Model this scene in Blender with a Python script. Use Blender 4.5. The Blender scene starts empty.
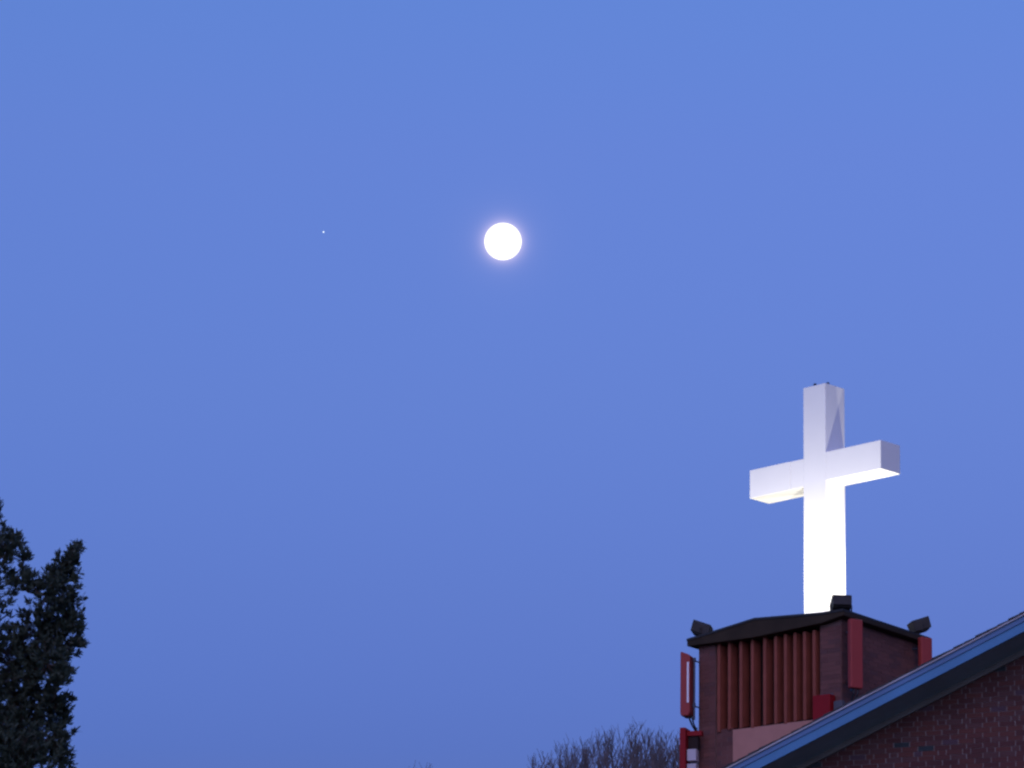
import bpy, bmesh, math, random
from mathutils import Vector, Matrix
from math import sin, cos, radians, pi

S = bpy.context.scene
COL = S.collection
random.seed(7)

# ------------------------------------------------------------------ camera
E0, ROLL = radians(15.55), 0.015
CAM = Vector((0, 0, 1.6))
Fv = Vector((0, cos(E0), sin(E0)))
U0 = Vector((0, -sin(E0), cos(E0)))
R0 = Vector((1, 0, 0))
Rv = R0 * cos(ROLL) + U0 * sin(ROLL)
Uv = U0 * cos(ROLL) - R0 * sin(ROLL)
cd = bpy.data.cameras.new('camera')
cam = bpy.data.objects.new('camera', cd)
COL.objects.link(cam)
cd.sensor_width = 36.0
cd.lens = 4326 / 1024 * 36.0
cd.clip_start, cd.clip_end = 0.5, 90000
cd.dof.use_dof = True            # focused on the moon: the nearer things are a touch soft
cd.dof.focus_distance = 30000
cd.dof.aperture_fstop = 12
M = Matrix((Rv, Uv, -Fv)).transposed().to_4x4()
M.translation = CAM
cam.matrix_world = M
S.camera = cam

# ------------------------------------------------------------------ sky, light, exposure
MOON_P = Vector((-78.2, 29000.0, 9108.9))
W = bpy.data.worlds.new('World')
S.world = W
W.use_nodes = True
nt = W.node_tree
bg = nt.nodes['Background']
sky = nt.nodes.new('ShaderNodeTexSky')
sky.sky_type = 'NISHITA'
sky.sun_disc = False
sky.sun_elevation = radians(-1.5)
sky.sun_rotation = radians(205)
sky.ozone_density = 3.5
sky.dust_density = 1.0
tcs = nt.nodes.new('ShaderNodeTexCoord')
sp0 = nt.nodes.new('ShaderNodeSeparateXYZ'); cb0 = nt.nodes.new('ShaderNodeCombineXYZ')
mx0 = nt.nodes.new('ShaderNodeMath'); mx0.operation = 'MAXIMUM'; mx0.inputs[1].default_value = 0.11
nt.links.new(tcs.outputs['Generated'], sp0.inputs[0])
nt.links.new(sp0.outputs['X'], cb0.inputs['X']); nt.links.new(sp0.outputs['Y'], cb0.inputs['Y'])
nt.links.new(sp0.outputs['Z'], mx0.inputs[0]); nt.links.new(mx0.outputs[0], cb0.inputs['Z'])
nrm0 = nt.nodes.new('ShaderNodeVectorMath'); nrm0.operation = 'NORMALIZE'
nt.links.new(cb0.outputs[0], nrm0.inputs[0]); nt.links.new(nrm0.outputs[0], sky.inputs['Vector'])
geo = nt.nodes.new('ShaderNodeNewGeometry')
sep = nt.nodes.new('ShaderNodeSeparateXYZ')
nt.links.new(geo.outputs['Incoming'], sep.inputs[0])
# the dusk sky is much more even from the roofs upward than the model: ease its fall-off with height
ramp = nt.nodes.new('ShaderNodeMapRange')
ramp.inputs['From Min'].default_value = -0.17
ramp.inputs['From Max'].default_value = -0.37
nt.links.new(sep.outputs['Z'], ramp.inputs['Value'])
crs = nt.nodes.new('ShaderNodeValToRGB')
STOPS = ((0.076, (0.4998, 0.8555, 1.239)), (0.2485, (0.6337, 0.9059, 1.1343)), (0.469, (0.7943, 0.9814, 1.0767)),
         (0.7485, (0.9398, 1.0326, 1.0508)), (0.9025, (0.9507, 1.0779, 1.043)))
while len(crs.color_ramp.elements) < len(STOPS):
    crs.color_ramp.elements.new(0.5)
for e, (q, c) in zip(crs.color_ramp.elements, STOPS):
    e.position = q
    e.color = (*[v / 1.25 for v in c], 1)
nt.links.new(ramp.outputs[0], crs.inputs['Fac'])
tint = nt.nodes.new('ShaderNodeVectorMath'); tint.operation = 'MULTIPLY'
nt.links.new(sky.outputs[0], tint.inputs[0])
nt.links.new(crs.outputs['Color'], tint.inputs[1])
sc = nt.nodes.new('ShaderNodeVectorMath'); sc.operation = 'SCALE'
sc.inputs['Scale'].default_value = 1.25
nt.links.new(tint.outputs[0], sc.inputs[0])
# glow round the moon, painted into the sky colour by angle from it
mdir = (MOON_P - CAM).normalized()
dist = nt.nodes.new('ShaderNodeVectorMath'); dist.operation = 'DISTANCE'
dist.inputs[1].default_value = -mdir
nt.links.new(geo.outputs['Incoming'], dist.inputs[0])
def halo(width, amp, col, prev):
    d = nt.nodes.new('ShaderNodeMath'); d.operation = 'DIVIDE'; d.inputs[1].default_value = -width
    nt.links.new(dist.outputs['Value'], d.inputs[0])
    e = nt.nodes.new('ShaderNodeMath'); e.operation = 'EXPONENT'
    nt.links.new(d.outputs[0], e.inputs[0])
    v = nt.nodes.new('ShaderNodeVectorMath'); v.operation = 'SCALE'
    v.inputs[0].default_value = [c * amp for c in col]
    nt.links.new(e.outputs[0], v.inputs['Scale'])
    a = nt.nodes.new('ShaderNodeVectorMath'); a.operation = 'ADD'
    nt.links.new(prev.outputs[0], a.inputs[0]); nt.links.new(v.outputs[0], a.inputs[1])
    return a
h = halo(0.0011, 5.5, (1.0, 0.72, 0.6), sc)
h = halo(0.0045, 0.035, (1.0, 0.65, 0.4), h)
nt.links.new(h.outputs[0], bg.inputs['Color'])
bg.inputs['Strength'].default_value = 0.15

# last glow of the set sun, behind and to the left of the camera
sd = bpy.data.lights.new('twilight_glow', 'SUN')
sd.energy = 0.050
sd.angle = radians(60)
sd.color = (1.0, 0.68, 0.76)
so = bpy.data.objects.new('twilight_glow', sd)
COL.objects.link(so)
so.rotation_euler = Vector((0.10, 0.9, -0.45)).to_track_quat('-Z', 'Y').to_euler()

S.view_settings.view_transform = 'Standard'
S.view_settings.look = 'None'
S.view_settings.gamma = 1
S.view_settings.exposure = 4.27
S.render.engine = 'CYCLES'
S.cycles.filter_width = 2.3
S.cycles.use_denoising = True
S.cycles.max_bounces = 6
GAIN = 2 ** -4.27          # scene radiance that shows as white

# ------------------------------------------------------------------ helpers
def mat(name, color, rough=0.7, var=0.15, scale=6.0, bump=0.0, metal=0.0, spec=0.4):
    m = bpy.data.materials.new(name)
    m.use_nodes = True
    t = m.node_tree
    b = t.nodes['Principled BSDF']
    b.inputs['Roughness'].default_value = rough
    b.inputs['Metallic'].default_value = metal
    b.inputs['Specular IOR Level'].default_value = spec
    tc = t.nodes.new('ShaderNodeTexCoord')
    no = t.nodes.new('ShaderNodeTexNoise')
    no.inputs['Scale'].default_value = scale
    no.inputs['Detail'].default_value = 6
    t.links.new(tc.outputs['Object'], no.inputs['Vector'])
    cr = t.nodes.new('ShaderNodeValToRGB')
    cr.color_ramp.elements[0].position = 0.3
    cr.color_ramp.elements[1].position = 0.7
    cr.color_ramp.elements[0].color = [c * (1 - var) for c in color] + [1]
    cr.color_ramp.elements[1].color = [min(1, c * (1 + var)) for c in color] + [1]
    t.links.new(no.outputs['Fac'], cr.inputs['Fac'])
    t.links.new(cr.outputs['Color'], b.inputs['Base Color'])
    if bump:
        bp = t.nodes.new('ShaderNodeBump')
        bp.inputs['Strength'].default_value = bump
        bp.inputs['Distance'].default_value = 0.01
        t.links.new(no.outputs['Fac'], bp.inputs['Height'])
        t.links.new(bp.outputs['Normal'], b.inputs['Normal'])
    return m

def brick_mat(name, stops, rough=0.85):
    """each brick (mesh island) takes its own fired colour"""
    m = mat(name, (0.2, 0.08, 0.08), rough, 0.2, 1.6, 0.3)
    t = m.node_tree
    b = t.nodes['Principled BSDF']
    g = t.nodes.new('ShaderNodeNewGeometry')
    cr = t.nodes.new('ShaderNodeValToRGB')
    cr.color_ramp.interpolation = 'CONSTANT'
    while len(cr.color_ramp.elements) < len(stops):
        cr.color_ramp.elements.new(0.5)
    for e, (p, c) in zip(cr.color_ramp.elements, stops):
        e.position = p
        e.color = (*c, 1)
    t.links.new(g.outputs['Random Per Island'], cr.inputs['Fac'])
    no = [n for n in t.nodes if n.type == 'TEX_NOISE'][0]
    mr = t.nodes.new('ShaderNodeMapRange')
    mr.inputs['To Min'].default_value = 0.6
    mr.inputs['To Max'].default_value = 1.4
    t.links.new(no.outputs['Fac'], mr.inputs['Value'])
    mx = t.nodes.new('ShaderNodeVectorMath'); mx.operation = 'SCALE'
    t.links.new(cr.outputs['Color'], mx.inputs[0])
    t.links.new(mr.outputs[0], mx.inputs['Scale'])
    t.links.new(mx.outputs[0], b.inputs['Base Color'])
    return m

def emit(name, color, strength, var=0.0, scale=3.0):
    m = bpy.data.materials.new(name)
    m.use_nodes = True
    t = m.node_tree
    t.nodes.remove(t.nodes['Principled BSDF'])
    e = t.nodes.new('ShaderNodeEmission')
    e.inputs['Strength'].default_value = strength
    tc = t.nodes.new('ShaderNodeTexCoord')
    no = t.nodes.new('ShaderNodeTexNoise')
    no.inputs['Scale'].default_value = scale
    t.links.new(tc.outputs['Generated'], no.inputs['Vector'])
    cr = t.nodes.new('ShaderNodeValToRGB')
    cr.color_ramp.elements[0].color = [c * (1 - var) for c in color] + [1]
    cr.color_ramp.elements[1].color = list(color) + [1]
    t.links.new(no.outputs['Fac'], cr.inputs['Fac'])
    t.links.new(cr.outputs['Color'], e.inputs['Color'])
    t.links.new(e.outputs[0], t.nodes['Material Output'].inputs['Surface'])
    return m

class MB:
    """collects vertices and faces for ONE mesh object"""
    def __init__(self): self.v, self.f = [], []
    def add(self, vs, fs):
        k = len(self.v)
        self.v += [tuple(p) for p in vs]
        self.f += [tuple(i + k for i in f) for f in fs]
    def hexa(self, p):   # p: 4 bottom then 4 top corners, same turn
        self.add(p, [(0, 3, 2, 1), (4, 5, 6, 7), (0, 1, 5, 4), (1, 2, 6, 5), (2, 3, 7, 6), (3, 0, 4, 7)])
    def box(self, c, x, y, z, taper=1.0):   # centre and three half-axes; taper scales the -z end
        c = Vector(c)
        q = [(-1, -1), (1, -1), (1, 1), (-1, 1)]
        self.hexa([c + x * i * taper + y * j * taper - z for i, j in q] + [c + x * i + y * j + z for i, j in q])
    def prism(self, poly, d):   # polygon of 3D points pushed along d
        n = len(poly); d = Vector(d)
        self.add([Vector(p) for p in poly] + [Vector(p) + d for p in poly],
                 [tuple(range(n))[::-1], tuple(range(n, 2 * n))] + [(i, (i + 1) % n, (i + 1) % n + n, i + n) for i in range(n)])
    def tube(self, pts, rad, sides=6):
        pts = [Vector(p) for p in pts]
        k0 = len(self.v)
        n = len(pts)
        if not isinstance(rad, (list, tuple)): rad = [rad] * n
        for i, p in enumerate(pts):
            d = (pts[min(i + 1, n - 1)] - pts[max(i - 1, 0)]).normalized()
            a = d.orthogonal().normalized() if i == 0 else (pa - d * pa.dot(d)).normalized()
            pa = a
            b = d.cross(a)
            for s in range(sides):
                w = 2 * pi * s / sides
                self.v.append(tuple(p + (a * cos(w) + b * sin(w)) * rad[i]))
        for i in range(n - 1):
            for s in range(sides):
                q = (s + 1) % sides
                self.f.append((k0 + i * sides + s, k0 + i * sides + q, k0 + (i + 1) * sides + q, k0 + (i + 1) * sides + s))
        self.f.append(tuple(k0 + s for s in range(sides))[::-1])
        self.f.append(tuple(k0 + (n - 1) * sides + s for s in range(sides)))
    def build(self, name, m, parent=None, bevel=0.0, smooth=False):
        me = bpy.data.meshes.new(name)
        org = parent.location.copy() if parent is not None and parent.parent is None else (
            parent.parent.location.copy() if parent is not None else Vector((0, 0, 0)))
        me.from_pydata([tuple(Vector(p) - org) for p in self.v], [], self.f)
        me.update()
        bm = bmesh.new(); bm.from_mesh(me)
        bmesh.ops.recalc_face_normals(bm, faces=bm.faces)
        bm.to_mesh(me); bm.free()
        if smooth:
            for p in me.polygons: p.use_smooth = True
        me.materials.append(m)
        o = bpy.data.objects.new(name, me)
        COL.objects.link(o)
        o.parent = parent
        if bevel:
            md = o.modifiers.new('bevel', 'BEVEL'); md.width = bevel; md.segments = 2; md.limit_method = 'ANGLE'
        return o

def thing(name, label, cat, loc, group=None):
    o = bpy.data.objects.new(name, None)
    COL.objects.link(o)
    o.location = loc
    o.empty_display_size = 0.2
    tag(o, label, cat, group)
    return o

def tag(o, label, cat, group=None):
    o['label'] = label; o['category'] = cat
    if group: o['group'] = group

Z = Vector((0, 0, 1))

# ------------------------------------------------------------------ materials
M_white = mat('white_painted_metal', (0.80, 0.79, 0.80), 0.5, 0.02, 1.5)
M_brick_t = brick_mat('tower_brick', [(0, (0.14, 0.053, 0.046)), (0.3, (0.125, 0.047, 0.041)), (0.6, (0.155, 0.058, 0.049)), (0.88, (0.115, 0.048, 0.045))])
M_brick_g = brick_mat('gable_brick', [(0, (0.085, 0.026, 0.024)), (0.25, (0.070, 0.022, 0.022)), (0.5, (0.092, 0.028, 0.024)), (0.72, (0.080, 0.032, 0.032)), (0.90, (0.065, 0.034, 0.046)), (0.95, (0.022, 0.030, 0.036))])
M_mortar = mat('mortar', (0.20, 0.17, 0.165), 0.9, 0.12, 9.0, 0.2)
M_mortar_t = mat('tower_mortar', (0.16, 0.085, 0.075), 0.9, 0.12, 9.0, 0.2)
M_fin = mat('brown_red_painted_louvre', (0.245, 0.066, 0.044), 0.7, 0.12, 5.0, spec=0.2)
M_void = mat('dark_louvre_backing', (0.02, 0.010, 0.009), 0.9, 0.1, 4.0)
M_pink = mat('pink_render', (0.44, 0.195, 0.150), 0.8, 0.06, 5.0, 0.1)
M_cap = mat('weathered_dark_bronze_fascia', (0.038, 0.023, 0.013), 0.7, 0.25, 3.0, spec=0.2)
M_red = mat('brick_red_radome_paint', (0.31, 0.044, 0.041), 0.6, 0.05, 3.0, spec=0.25)
M_crim = mat('crimson_radome_paint', (0.24, 0.006, 0.010), 0.6, 0.06, 3.0, spec=0.2)
M_strip = mat('pale_aluminium', (0.78, 0.76, 0.80), 0.5, 0.04, 8.0)
M_radio = mat('grey_radio_unit_paint', (0.46, 0.40, 0.44), 0.6, 0.08, 8.0)
M_steel = mat('dark_galvanised_steel', (0.07, 0.08, 0.11), 0.5, 0.15, 12.0, metal=0.3)
M_cable = mat('black_cable_sheath', (0.02, 0.02, 0.025), 0.6, 0.1, 12.0)
M_lamp = mat('bronze_lamp_housing', (0.032, 0.028, 0.028), 0.6, 0.15, 10.0, spec=0.25)
M_grey = mat('dark_grey_box_paint', (0.08, 0.075, 0.09), 0.6, 0.1, 8.0)
M_fasc = mat('blue_painted_fascia', (0.066, 0.20, 0.38), 0.6, 0.14, 1.3)
M_fasc2 = mat('faded_blue_painted_fascia', (0.085, 0.165, 0.32), 0.6, 0.14, 1.6)
M_drip = mat('pale_drip_edge', (0.46, 0.43, 0.47), 0.5, 0.08, 6.0)
M_soff = mat('dark_soffit_boards', (0.33, 0.40, 0.44), 0.7, 0.12, 2.0)
M_friez = mat('grey_frieze_board', (0.16, 0.15, 0.14), 0.7, 0.12, 2.0)
M_shing = mat('dark_asphalt_shingle', (0.045, 0.045, 0.05), 0.95, 0.3, 14.0, 0.4)
M_leaf = mat('dark_evergreen_leaf', (0.030, 0.045, 0.030), 0.65, 0.25, 3.0)
M_bark = mat('grey_brown_bark', (0.06, 0.045, 0.04), 0.9, 0.3, 8.0, 0.5)
M_twig = mat('bare_twig_bark', (0.12, 0.09, 0.09), 0.9, 0.3, 5.0)
M_ground = mat('winter_lawn', (0.05, 0.06, 0.03), 0.95, 0.4, 0.4, 0.3)
M_moon = emit('moonlit_disc', (1.0, 0.97, 0.90), 1.5 * GAIN, 0.08, 4.0)
M_star = emit('planet_light', (0.85, 0.95, 1.0), 1.4 * GAIN, 0.0)
M_lens = emit('lit_floodlight_lens', (1.0, 0.97, 0.92), 12 * GAIN, 0.05)

# ------------------------------------------------------------------ ground
g = MB()
ring = [(6000 * cos(2 * pi * i / 64), 6000 * sin(2 * pi * i / 64), 0) for i in range(64)]
g.add(ring, [tuple(range(64))])
go = g.build('ground', M_ground)
go['kind'] = 'structure'

# ------------------------------------------------------------------ brickwork
def brick_field(P0, u, n, u0, u1, z0, ztop, mb, L=0.218, H=0.066, j=0.013, jb=0.004, proud=0.006, deep=0.02, header=True, seed=1):
    """running bond with a Flemish course every sixth; ztop(u) bounds it above"""
    rnd = random.Random(seed)
    k = 0
    z = z0
    zmax = max(ztop(u0), ztop(u1), ztop((u0 + u1) / 2))
    while z < zmax:
        fl = header and k % 6 == 3
        x = u0 - (L / 2 if k % 2 else 0) - (0.25 * L if fl else 0)
        i = 0
        while x < u1:
            l = L if not fl else (L if i % 2 else L * 0.5)
            a, b = max(x, u0) + j / 2, min(x + l, u1) - j / 2
            x += l; i += 1
            if b - a < 0.02: continue
            if max(ztop(a), ztop(b)) < z + 0.01: continue
            pr = proud + rnd.uniform(-0.0015, 0.0015)
            za, zb = z + jb / 2 + rnd.uniform(-.001, .001), z + H - jb / 2 + rnd.uniform(-.001, .001)
            p = P0 + n * pr
            q = P0 - n * deep
            A = [p + u * a, p + u * b, q + u * b, q + u * a]
            mb.hexa([Vector((c.x, c.y, za)) for c in A] + [Vector((c.x, c.y, zb)) for c in A])
        z += H; k += 1

# ------------------------------------------------------------------ church with the brick gable
ag = radians(22)
gu = Vector((cos(ag), -sin(ag), 0)); gn = Vector((-sin(ag), -cos(ag), 0))
G = Vector((5.1215, 55.5, 0))
SL = 0.4422
RIDGE = 5.2
def roofz(u): return 12.893 + SL * (u if u <= RIDGE else 2 * RIDGE - u)
def wallz(u): return 12.575 + SL * (u if u <= RIDGE else 2 * RIDGE - u)
def gp(u, o, z): return Vector((G.x, G.y, 0)) + gu * u + gn * o + Z * z
UL, UR = -4.6, 2 * RIDGE + 4.6
WL, WR = -3.9, 2 * RIDGE + 3.9
DEEP = 15.0
church = thing('church', 'dark red brick church gable with sloping blue fascia and deep shaded eave', 'church', gp(RIDGE, -6, 0))

mb = MB()   # the shell of walls behind the brick faces
poly = [gp(WL, 0, 0), gp(WR, 0, 0), gp(WR, 0, wallz(WR) + .12), gp(RIDGE, 0, wallz(RIDGE) + .12), gp(WL, 0, wallz(WL) + .12)]
mb.prism(poly, -gn * DEEP)
gw = mb.build('wall', M_mortar, church)
mb = MB()
brick_field(Vector((G.x, G.y, 0)), gu, gn, WL, WR, 0.0, wallz, mb, seed=3)
mb.build('brickwork', M_brick_g, gw)
mb = MB()
ln = Vector(-gu)
brick_field(gp(WL, 0, 0), -gn, -gu, 0, 8.0, 6.0, lambda q: wallz(WL), mb, seed=4)
mb.build('brickwork', M_brick_g, gw)

def rake(mb, o0, o1, zlo, zhi, base=roofz, ua=UL, ub=UR):
    for a, b in ((ua, RIDGE), (RIDGE, ub)):
        mb.hexa([gp(a, o0, base(a) + zlo), gp(b, o0, base(b) + zlo), gp(b, o1, base(b) + zlo), gp(a, o1, base(a) + zlo),
                 gp(a, o0, base(a) + zhi), gp(b, o0, base(b) + zhi), gp(b, o1, base(b) + zhi), gp(a, o1, base(a) + zhi)])
mb = MB(); rake(mb, 0.72, 0.69, -0.243, -0.120); fas = mb.build('fascia', M_fasc, church)
mb = MB(); rake(mb, 0.738, 0.69, -0.118, -0.048); mb.build('upper_board', M_fasc2, fas)
mb = MB(); rake(mb, 0.768, 0.69, -0.046, -0.026); mb.build('drip_edge', M_drip, church)
mb = MB(); rake(mb, 0.69, 0.03, -0.235, -0.215); mb.build('soffit', M_soff, church)
mb = MB(); rake(mb, 0.045, 0.012, -0.318, -0.236); mb.build('frieze_board', M_friez, church)
# shingled roof: each course a little step, so the verge is uneven
mb = MB()
rnd = random.Random(5)
for side in (-1, 1):
    w = RIDGE - UL
    n = int(w / 0.145)
    for k in range(n):
        s0, s1 = k * w / n, (k + 1) * w / n       # from the eave upward
        a, b = (UL + s0, UL + s1) if side < 0 else (UR - s0, UR - s1)
        lift = rnd.uniform(-0.004, 0.006)
        of = 0.775 + rnd.uniform(-.006, .008)
        lo = -0.024
        mb.hexa([gp(a, of, roofz(a) + lo), gp(b, of, roofz(b) + lo), gp(b, -DEEP - .4, roofz(b) + lo), gp(a, -DEEP - .4, roofz(a) + lo),
                 gp(a, of, roofz(a) + 0.003 + lift), gp(b, of, roofz(b) - 0.008 + lift), gp(b, -DEEP - .4, roofz(b) - 0.008 + lift), gp(a, -DEEP - .4, roofz(a) + 0.003 + lift)])
mb.build('roof', M_shing, church)

# ------------------------------------------------------------------ tower
al = radians(37.5)
ta = Vector((-cos(al), sin(al), 0)); tb = Vector((sin(al), cos(al), 0))
N = Vector((4.8723, 62.0, 0))
LA, LB = 2.532, 2.125
def tp(s, t, z): return N + ta * s + tb * t + Z * z
tower = thing('bell_tower', 'square red brick bell tower with brown upright louvres rising behind the blue roof edge', 'tower', tp(LA / 2, LB / 2, 0))
TOP = 15.26
# shell: piers, back and side walls round the louvred opening
S0, S1 = 0.365, 2.225         # opening on the louvred side
def tbox(mb, s0, s1, t0, t1, z0, z1):
    q = [(s0, t0), (s1, t0), (s1, t1), (s0, t1)]
    mb.hexa([tp(s, t, z0) for s, t in q] + [tp(s, t, z1) for s, t in q])
mb = MB()
tbox(mb, 0, S0, 0, LB, 0, TOP + .12)
tbox(mb, S1, LA, 0, LB, 0, TOP + .02)
tbox(mb, S0 + .002, S1 - .002, 0.02, LB - .01, 0, 13.91)
tbox(mb, S0 + .002, S1 - .002, LB - .35, LB - .012, 13.912, TOP - .01)
tw = mb.build('wall', M_mortar_t, tower)
mb = MB()
P = tp(0, 0, 0)
def flat(z): return lambda q: z
brick_field(P, ta, -tb, 0, S0, 8.0, flat(15.26), mb, seed=11, header=False)
brick_field(P, ta, -tb, S1, LA, 8.0, flat(15.22), mb, seed=12, header=False)
brick_field(tp(0, .02, 0), ta, -tb, 1.918, S1, 8.0, flat(13.9), mb, seed=13, header=False, proud=0.003)
brick_field(P, tb, -ta, 0, LB, 8.0, flat(15.40), mb, seed=14, header=False)
brick_field(tp(LA, 0, 0), tb, ta, 0, LB, 8.0, flat(15.22), mb, seed=15, header=False)
mb.build('brickwork', M_brick_t, tw)
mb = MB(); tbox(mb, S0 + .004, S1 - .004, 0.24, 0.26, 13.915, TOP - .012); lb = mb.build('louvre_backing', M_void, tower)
for k, s in enumerate((2.17, 1.977, 1.771, 1.565, 1.345, 1.15, 0.976, 0.807, 0.638, 0.47)):
    mb = MB()
    zt = TOP - .02
    zb = 13.905 + (0.008 if k % 3 else -0.012)
    # a narrow nose, a deep blade, lower end cut on the slant
    prof = [(0.0, zb), (0.0, zt), (0.20, zt), (0.20, zb + .06)]
    mb.prism([tp(s - .027, -0.012 + t, z) for t, z in prof], ta * 0.052)
    mb.build('louvre_fin', M_fin, tower, bevel=0.006)
mb = MB(); tbox(mb, 0.50, 1.914, -0.004, 0.018, 11.0, 13.905); mb.build('render_panel', M_pink, tower)
# roof cap: low skew gable, deep fascia
mb = MB()
OV = 0.13
prof = [(LA + OV, 15.235), (1.45, 15.228), (0.25, 15.30), (-OV, 15.37), (-OV, 15.455), (0.25, 15.447), (1.44, 15.508), (2.1, 15.412), (LA + OV, 15.335)]
mb.prism([tp(s, -OV, z) for s, z in prof], tb * (LB + 2 * OV))
cap = mb.build('roof', M_cap, tower, bevel=0.008)
mb = MB()
prof2 = [(s, z + (0.012 if i > 3 else 0)) for i, (s, z) in enumerate(prof)][4:]
mb.prism([tp(s, -OV - .012, z) for s, z in prof2] + [tp(s, -OV - .012, z - .035) for s, z in prof2[::-1]], tb * (LB + 2 * OV + .024))
mb.build('roof_flashing', M_lamp, cap)

# ------------------------------------------------------------------ cross
ac = radians(45.0)
cu = Vector((cos(ac), -sin(ac), 0)); cn = Vector((-sin(ac), -cos(ac), 0))
A = Vector((4.7704, 63.897, 0)) + cn * -0.017
def cp(u, v, z): return A + cu * u + cn * v + Z * z
cross = thing('cross', 'tall white boxed cross lit from below on top of the brick tower', 'cross', cp(0, 0, 15.5))
HW, HV = 0.222, 0.226
mb = MB(); mb.box(cp(0, 0, (15.45 + 19.388) / 2), cu * HW, cn * HV, Z * ((19.388 - 15.45) / 2)); mb.build('post', M_white, cross, bevel=0.006)
for sgn in (-1, 1):
    mb = MB()
    ln = 1.318 - HW
    if sgn < 0:   # sheet-metal seam near the post
        c1 = -(HW + .002) - .27
        mb.box(cp((c1 - 1.320) / 2, 0, 18.048), cu * ((1.320 + c1) / 2), cn * HV, Z * 0.224)
        mb.box(cp((c1 + .002 - HW - .001) / 2, 0, 18.048), cu * ((-HW - .001 - c1 - .002) / 2), cn * (HV - .003), Z * 0.221)
    else:
        mb.box(cp((HW + .001 + 1.312) / 2, 0, 18.074), cu * ((1.312 - HW - .001) / 2), cn * HV, Z * 0.224)
    mb.build('arm', M_white, cross, bevel=0.005)
for u, v in ((-0.10, 0.09), (0.09, 0.01)):
    mb = MB()
    c = cp(u, v, 19.388)
    mb.tube([c, c + Z * .05, c + Z * .051, c + Z * .075], [.014, .014, .026, .022], 8)
    mb.build('lifting_stud', M_steel, cross)

# ------------------------------------------------------------------ floodlights
def floodlight(foot, centre, aim, label, power, size=(0.145, 0.14, 0.085), spot=165, blend=0.85):
    foot, centre, aim = Vector(foot), Vector(centre), Vector(aim).normalized()
    t = thing('floodlight', label, 'floodlight', foot, 'floodlights round the foot of the cross')
    hx = aim.cross(Z).normalized()
    hy = hx.cross(aim).normalized()
    mb = MB(); mb.box(centre - aim * size[2] * .15, hx * size[0], hy * size[1], aim * size[2] * .85, taper=0.93)
    for q in (-1, 1):      # the rim standing round the recessed glass
        mb.box(centre + aim * size[2] * .86 + hx * q * (size[0] - .007), hx * .007, hy * size[1], aim * size[2] * .155)
        mb.box(centre + aim * size[2] * .86 + hy * q * (size[1] - .007), hx * (size[0] - .0145), hy * .007, aim * size[2] * .155)
    ho = mb.build('housing', M_lamp, t, bevel=0.012)
    mb = MB()
    for i in range(-3, 4):    # cooling ribs on the back
        mb.box(centre - aim * (size[2] + .008) + hx * i * .032, hx * .005, hy * size[1] * .7, aim * .012)
    mb.build('cooling_ribs', M_lamp, ho)
    mb = MB(); mb.box(centre + aim * (size[2] * .45), hx * (size[0] - .016), hy * (size[1] - .016), aim * .003)
    mb.build('lens', M_lens, t)
    mb = MB()
    for s in (-1, 1):
        mb.tube([centre + hx * s * (size[0] + .012), centre + hx * s * (size[0] + .012) - Z * .10, foot + hx * s * .05 + Z * .03, foot], .012, 6)
    mb.tube([foot, foot + Z * .035], .05, 10)
    mb.build('yoke', M_lamp, t)
    ld = bpy.data.lights.new('flood_beam', 'SPOT')
    ld.energy = power
    ld.spot_size = radians(spot); ld.spot_blend = blend
    ld.shadow_soft_size = 0.05
    ld.color = (1.0, 0.955, 0.82)
    lo = bpy.data.objects.new('flood_beam', ld)
    COL.objects.link(lo)
    lo.parent = t
    lo.location = centre + aim * (size[2] + .03) - foot
    lo.rotation_euler = aim.to_track_quat('-Z', 'Y').to_euler()
    return t
PW = 12.5
floodlight(tp(2.50, 0.03, 15.36), tp(2.50, 0.02, 15.50), (0.33, -0.06, 0.94), 'bronze floodlight tilted right on the far left corner of the tower roof', PW * 1.4)
floodlight(tp(-0.03, 0.03, 15.44), tp(0.01, 0.02, 15.565), (-0.04, 0.42, 0.9), 'bronze floodlight seen from behind directly below the white cross', PW)
floodlight(tp(-0.06, 2.0, 15.44), tp(-0.09, 2.02, 15.61), (-0.33, -0.06, 0.94), 'bronze floodlight tilted left above the right-hand red antenna panel', PW)

# ------------------------------------------------------------------ cell antennas on the tower
def panel_antenna(name, label, centre, face, w, d, hgt, m, wall, group, pole_gap=.10, below=True):
    """upright radome on a pole, two clamps back to the wall point"""
    centre = Vector(centre); face = Vector(face).normalized(); sx = face.cross(Z).normalized()
    t = thing(name, label, 'antenna', centre - Z * hgt / 2, group)
    mb = MB(); mb.box(centre, sx * w / 2, face * d / 2, Z * hgt / 2)
    mb.build('panel', m, t, bevel=0.02)
    pc = centre - face * (d / 2 + pole_gap)
    mb = MB(); mb.tube([pc - Z * (hgt / 2 + .02), pc + Z * (hgt / 2 - .06)], .025, 10)
    po = mb.build('pole', M_steel, t)
    for s in (-.36, .36):
        mb = MB()
        c = pc + Z * hgt * s
        mb.box(c + face * (pole_gap / 2), sx * .03, face * (pole_gap / 2), Z * .02)
        w0 = Vector(wall); w0.z = c.z
        mb.tube([c, w0], .014, 6)
        mb.build('bracket', M_steel, t)
    if below:
        mb = MB()
        for k in (-.04, .03):
            b0 = centre - Z * (hgt / 2) + sx * k
            w0 = Vector(wall); w0.z = b0.z - .28
            mb.tube([b0, b0 - Z * .07, (b0 + w0) / 2 - Z * .07, w0], .013, 6)
        mb.build('cable', M_cable, t)
    return t
AG = 'red panel antennas fixed to the tower'
panel_antenna('antenna', 'dull red panel antenna hanging full length at the near corner of the tower', (5.068, 61.86, 14.80), (0.46, -0.89, 0), 0.212, 0.10, 1.03, M_red, tp(0, .14, 0), AG, .05)
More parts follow.
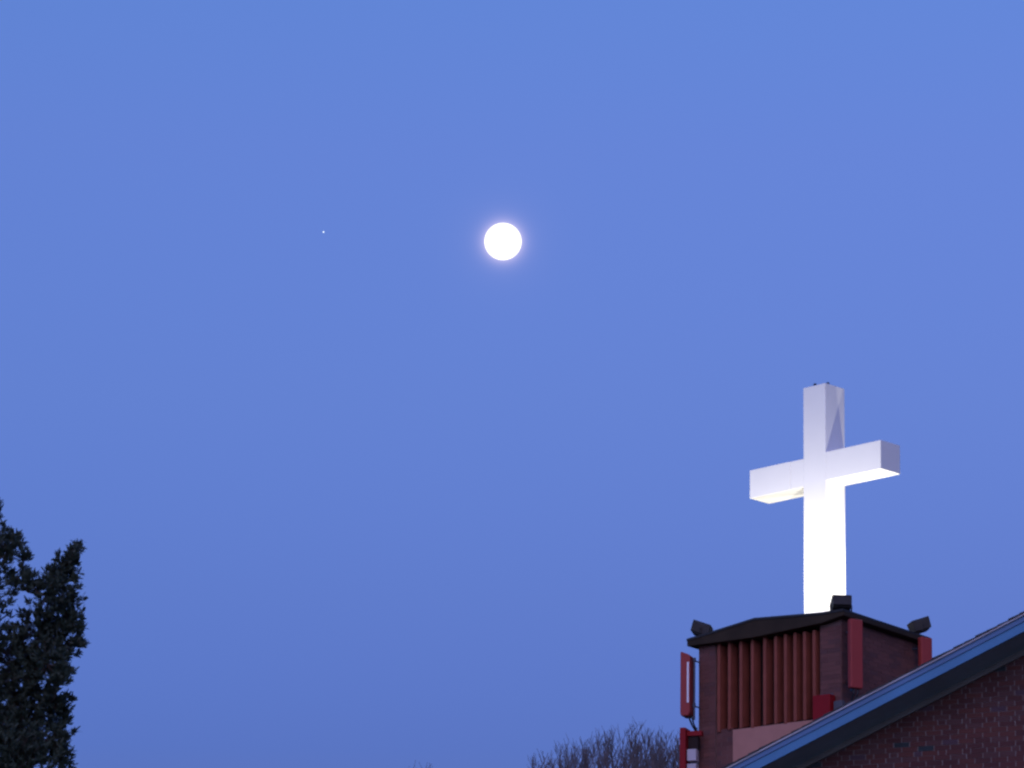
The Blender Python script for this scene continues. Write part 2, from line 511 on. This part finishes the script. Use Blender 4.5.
panel_antenna('antenna', 'dull red panel antenna at the right corner, its lower end hidden by the roof', (6.24, 63.40, 14.88), (0.5, -0.87, 0), 0.205, 0.10, 1.03, M_red, tp(0, 1.95, 0), AG, .05)

# left antenna seen edge-on
def edge_antenna():
    out = Vector((-cos(radians(20)), sin(radians(20)), 0)); sx = out.cross(Z).normalized()
    if sx.y > 0: sx = -sx        # towards the camera side
    base = Vector((2.755, 63.35, 14.13))
    t = thing('antenna', 'red panel antenna seen edge-on with a white side strip, left of the tower', 'antenna', base, AG)
    mb = MB()
    prof = [(0.150, 0.04), (0.135, 0.0), (0.03, 0.0), (0.0, 0.05), (0.0, 0.90), (0.03, 0.93), (0.14, 0.975), (0.150, 0.96)]
    mb.prism([base + out * o + Z * z + sx * .12 for o, z in prof], -sx * .24)
    mb.build('panel', M_red, t, bevel=0.01)
    mb = MB()
    mb.box(base + out * .030 + Z * .50 + sx * .122, out * .014, sx * .004, Z * .31)
    mb.build('side_strip', M_strip, t)
    p0 = base - out * .032
    mb = MB(); mb.tube([p0 - Z * .05, p0 + Z * .88], .016, 10); mb.build('pole', M_steel, t)
    for z in (0.17, 0.86):
        mb = MB(); mb.tube([base + Z * z, tp(LA - .02, .02, base.z + z)], .012, 6)
        mb.tube([p0 + Z * (z - .03), p0 + Z * (z + .03)], .024, 8)
        mb.build('bracket', M_steel, t)
    for k, (a, b) in enumerate(((.06, .10), (.015, .04))):
        mb = MB()
        b0 = base + out * a + Z * .02
        w0 = tp(LA + .01, -.03, base.z - .17 + .03 * k)
        mb.tube([b0, b0 - Z * .05 - out * .02, (b0 * .6 + w0 * .4) - Z * .05, w0 * .8 + b0 * .2 - Z * .05, w0], .013, 6)
        mb.build('cable', M_cable, t)
edge_antenna()

def lower_antenna():
    out = Vector((-cos(radians(20)), sin(radians(20)), 0)); sx = out.cross(Z).normalized()
    if sx.y > 0: sx = -sx
    base = Vector((2.775, 63.35, 12.85))
    t = thing('antenna', 'crimson panel antenna with pale radio units, lowest on the left of the tower', 'antenna', base, AG)
    mb = MB(); mb.box(base + out * .128 + Z * .54, out * .045, sx * .13, Z * .56); mb.build('panel', M_crim, t, bevel=.006)
    for z in (1.02, 0.40):
        mb = MB()
        mb.box(base - out * .03 + Z * z, out * .112, sx * .05, Z * .035)
        mb.build('mount_arm', M_crim, t)
    mb = MB(); mb.tube([base + out * .01 - sx * .08 + Z * .0, base + out * .01 - sx * .08 + Z * 1.06], .03, 10); mb.build('pole', M_void, t)
    for z in (0.69, 0.47):
        mb = MB()
        mb.box(base + out * .0 + Z * z + sx * .02, out * .07, sx * .07, Z * .088)
        u = mb.build('radio_unit', M_radio, t, bevel=.006)
    mb = MB(); mb.box(base + out * .0 - sx * .04 + Z * .88, out * .075, sx * .06, Z * .10); mb.build('junction_box', M_void, t)
lower_antenna()

# red box and grey box on the louvred side of the near corner
rb = thing('equipment_box', 'small crimson equipment box at the foot of the louvres beside the roof edge', 'equipment box', tp(0.23, -.1, 13.72))
mb = MB(); mb.box(tp(0.242, -.095, 13.96), ta * .152, tb * .075, Z * .262); mb.build('housing', M_crim, rb, bevel=.012)
mb = MB(); tbox(mb, .13, .36, -.018, -.008, 13.68, 14.26); mb.build('mounting_plate', M_grey, rb)
gb = thing('junction_box', 'small dark grey box on the near tower corner beside the crimson box', 'box', tp(0.08, -.06, 13.8))
mb = MB(); mb.box(tp(0.0, -.055, 13.95), ta * .075, tb * .045, Z * .17); mb.build('housing', M_grey, gb, bevel=.01)

# ------------------------------------------------------------------ moon and planet
def ball(name, c, r, m, seg=48):
    bm = bmesh.new()
    bmesh.ops.create_uvsphere(bm, u_segments=seg, v_segments=seg // 2, radius=r)
    me = bpy.data.meshes.new(name); bm.to_mesh(me); bm.free()
    for p in me.polygons: p.use_smooth = True
    me.materials.append(m)
    o = bpy.data.objects.new(name, me); COL.objects.link(o); o.location = c
    return o
tag(ball('moon', MOON_P, 131.0, M_moon, 96), 'bright round full moon in the blue evening sky', 'moon')
tag(ball('planet', (-1340.2, 29000, 9159.0), 5.6, M_star, 16), 'tiny bright planet like a star, to the side of the moon', 'planet')

# ------------------------------------------------------------------ evergreen at the left
def evergreen():
    rnd = random.Random(21)
    base = Vector((-6.9, 45.3, 0))
    t = thing('evergreen_tree', 'tall dark evergreen tree with spiky leaf tufts against the sky', 'tree', base)
    blobs = []   # centre, radius
    for x, z, r in ((-4.75, 12.03, 0.12), (-4.83, 11.94, 0.12), (-4.65, 11.68, 0.13), (-4.59, 11.23, 0.10),
            (-4.68, 10.88, 0.11), (-4.69, 10.58, 0.13), (-4.70, 10.32, 0.15), (-4.66, 9.97, 0.14),
            (-4.65, 11.42, 0.15), (-4.75, 11.01, 0.15), (-4.74, 10.77, 0.14),  (-4.67, 12.08, 0.09),
            (-4.60, 12.25, 0.06), (-4.65, 12.14, 0.10), (-4.71, 12.01, 0.13), (-4.79, 11.90, 0.15), (-4.72, 11.75, 0.17), (-4.86, 11.66, 0.24),
            (-4.75, 11.53, 0.24), (-4.98, 11.35, 0.39), (-4.74, 11.29, 0.24),   (-4.89, 11.88, 0.13),
            (-5.35, 12.09, 0.22), (-5.49, 12.36, 0.26), (-5.30, 12.31, 0.11), (-5.52, 12.61, 0.15), (-5.20, 12.18, 0.08), (-5.23, 11.87, 0.19),
            (-5.06, 11.79, 0.15), (-5.17, 11.00, 0.47), (-4.87, 10.92, 0.27), (-5.11, 10.57, 0.47), (-4.83, 10.52, 0.18), (-5.14, 10.20, 0.45),
            (-4.84, 10.13, 0.24), (-4.69, 10.04, 0.12), (-4.65, 10.13, 0.06), (-5.12, 9.77, 0.54), (-4.70, 9.81, 0.13), (-6.16, 11.64, 0.97),
            (-6.39, 12.07, 0.75), (-7.00, 11.41, 1.29), (-6.00, 10.56, 1.18), (-7.14, 10.11, 1.61), (-5.94, 9.28, 1.40), (-6.62, 12.29, 0.65),
            (-6.75, 12.73, 0.48), (-7.57, 12.05, 0.75), (-6.77, 13.06, 0.27)):
        blobs.append((Vector((x, 45.0 + rnd.uniform(-.25, .25), z)), r))
    for x, y, z, r in ((-6.8, 45.3, 8.2, 1.7), (-7.6, 45.6, 7.6, 1.5), (-6.6, 44.6, 6.6, 1.7), (-7.2, 46.0, 5.6, 1.8), (-7.0, 45.0, 4.2, 1.8), (-6.2, 45.8, 5.2, 1.5), (-7.9, 44.9, 5.0, 1.5)):
        blobs.append((Vector((x, y, z)), r))
    # trunk and limbs
    tr = MB()
    top = Vector((-6.77, 45.20, 13.00))
    pts = [base, base + Vector((.05, 0, 3)), base + Vector((-.02, .02, 7)), base + Vector((0, 0, 10)), top]
    tr.tube(pts, [.24, .20, .15, .10, .015], 12)
    tr.build('trunk', M_bark, t, smooth=True)
    lm = MB()
    axis = lambda z: base + (top - base) * ((z - base.z) / (top.z - base.z))
    for c, r in blobs:
        big = [(q, w) for q, w in blobs if w > r * 1.15 and q.z < c.z + .1]
        if r > .55 or not big:
            s = axis(max(3.5, min(c.z - 1.0, top.z - .5)))
        else:
            s = min(big, key=lambda e: (e[0] - c).length - e[1] * .6)[0]
        mid = (s + c) / 2 + Vector((rnd.uniform(-.06, .06), rnd.uniform(-.06, .06), -.06))
        lm.tube([s, mid, c, c + Z * r * .5], [.010 + r * .03, .009 + r * .02, .007 + r * .01, .003], 6)
    lv = MB()
    tips = 0
    for c, r in blobs:
        # tufts on the blob's shell and through its volume
        n = int(20 + 260 * r ** 2) if r > 1.4 else int(20 + 1000 * r ** 2) if r > .38 else int(9 + 720 * r ** 2)
        for _ in range(n):
            d = Vector((rnd.gauss(0, 1), rnd.gauss(0, 1), rnd.gauss(0, 1))).normalized()
            p = c + d * r * (rnd.random() ** 0.45)
            if rnd.random() < .30: lm.tube([c + (p - c) * .35, p], [.006, .003], 3)
            ax = (d * .7 + Vector((rnd.uniform(-.4, .4), rnd.uniform(-.4, .4), .75))).normalized()
            sx = ax.orthogonal().normalized(); sy = ax.cross(sx)
            for k in range(rnd.randint(9, 14)):
                w = rnd.uniform(0, 2 * pi); sp = rnd.uniform(.25, .95)
                dr = (ax * (1.05 - sp * .5) + (sx * cos(w) + sy * sin(w)) * sp).normalized()
                L = rnd.uniform(.05, .095); wd = rnd.uniform(.006, .011)
                st = p - ax * rnd.uniform(0, .05)
                side = dr.cross(Vector((rnd.uniform(-1, 1), rnd.uniform(-1, 1), rnd.uniform(-1, 1)))).normalized() * wd
                nrm = dr.cross(side).normalized() * wd * .5
                m1 = st + dr * L * .55 + nrm
                m0 = st + dr * L * .3 + nrm * .6; m2 = st + dr * L * .82 + nrm * .3
                lv.add([st, m0 + side * .8, m1 + side, m2 + side * .75, st + dr * L - nrm, m2 - side * .75, m1 - side, m0 - side * .8], [(0, 1, 7), (1, 2, 6, 7), (2, 3, 5, 6), (3, 4, 5)])
    lm.build('limbs', M_bark, t, smooth=True)
    lv.build('crown', M_leaf, t)
evergreen()

# ------------------------------------------------------------------ bare trees beyond
def bare_tree(x, Y, topz, half, drop, label, seed, shoots=150):
    """trunk, boughs, and upright sprays of shoots that end on a domed outline"""
    rnd = random.Random(seed)
    base = Vector((x, Y, 0))
    t = thing('bare_tree', label, 'tree', base, 'bare winter trees beyond the church')
    tr, tw = MB(), MB()
    fork = base + Z * topz * .34
    tr.tube([base, base + Vector((.06, 0, topz * .12)), base + Vector((-.04, .03, topz * .24)), fork], [.30, .25, .22, .19], 10)
    boughs = []
    for k in range(60):
        w = k * 2.39996; q = math.sqrt((k + .5) / 60) * half * .85
        e = Vector((x + cos(w) * q, Y + sin(w) * q, topz - 3.4 - drop * 1.3 * (q / half) ** 2 + rnd.uniform(-.5, .5)))
        m = fork.lerp(e, .45) + Vector((cos(w), sin(w), 0)) * q * .12 + Z * -.2
        tr.tube([fork, m, fork.lerp(e, .75) + Vector((rnd.gauss(0, .1), rnd.gauss(0, .1), 0)), e], [.09, .055, .036, .022], 6)
        boughs.append(e)
    for k in range(shoots):
        q = math.sqrt(rnd.random()) * half; w = rnd.uniform(0, 2 * pi)
        hz = topz - drop * (q / half) ** 2 - abs(rnd.gauss(0, .22))
        e = Vector((x + cos(w) * q, Y + sin(w) * q, hz))
        b = min(boughs, key=lambda c: (Vector((c.x, c.y, 0)) - Vector((e.x, e.y, 0))).length + rnd.random() * .5)
        m1 = b.lerp(e, .35) + Vector((rnd.gauss(0, .10), rnd.gauss(0, .10), -.15))
        m2 = b.lerp(e, .7) + (e - m1) * .08 + Vector((rnd.gauss(0, .05), rnd.gauss(0, .05), 0))
        P = [b, m1, m2, m2.lerp(e, .5) + Vector((rnd.gauss(0, .025), rnd.gauss(0, .025), 0)), e]
        tw.tube(P, [.022, .014, .010, .007, .003], 4)
        n = rnd.randint(8, 14) if hz > topz - 1.6 else rnd.randint(3, 6)
        for i in range(n):
            f = rnd.uniform(.25, .97)
            a = f * 4; ia = min(3, int(a)); st = P[ia].lerp(P[ia + 1], a - ia)
            u = rnd.uniform(0, 2 * pi); sp = rnd.uniform(.25, .75)
            dr = Vector((cos(u) * sp, sin(u) * sp, 1)).normalized()
            L = rnd.uniform(.18, .5) * (1.15 - f * .55)
            p1 = st + dr * L * .5; p2 = st + dr * L + Z * L * .12 + Vector((rnd.gauss(0, .02), rnd.gauss(0, .02), 0))
            tw.tube([st, p1, p2], [.0065, .005, .003], 3)
            for _ in range(rnd.randint(1, 3)):
                u = rnd.uniform(0, 2 * pi); sp = rnd.uniform(.3, .8)
                d2 = Vector((cos(u) * sp, sin(u) * sp, 1)).normalized()
                s2 = st.lerp(p2, rnd.uniform(.3, .9))
                tw.tube([s2, s2 + d2 * rnd.uniform(.08, .22)], [.005, .003], 3)
    tr.build('trunk', M_bark, t, smooth=True)
    tw.build('crown', M_twig, t)
bare_tree(1.32, 86, 17.98, 2.6, 2.8, 'lower bare winter tree farthest from the tower in the leafless clump', 3, 250)
bare_tree(2.55, 88, 18.75, 3.0, 2.2, 'tallest bare winter tree in the middle of the leafless clump', 5, 390)
bare_tree(3.75, 84.5, 17.95, 2.6, 1.9, 'bare winter tree of the leafless clump closest to the brick tower', 9, 320)
bare_tree(-1.75, 86, 17.57, 2.0, 3.4, 'bare winter tree standing apart, only its twig tips showing', 14, 110)
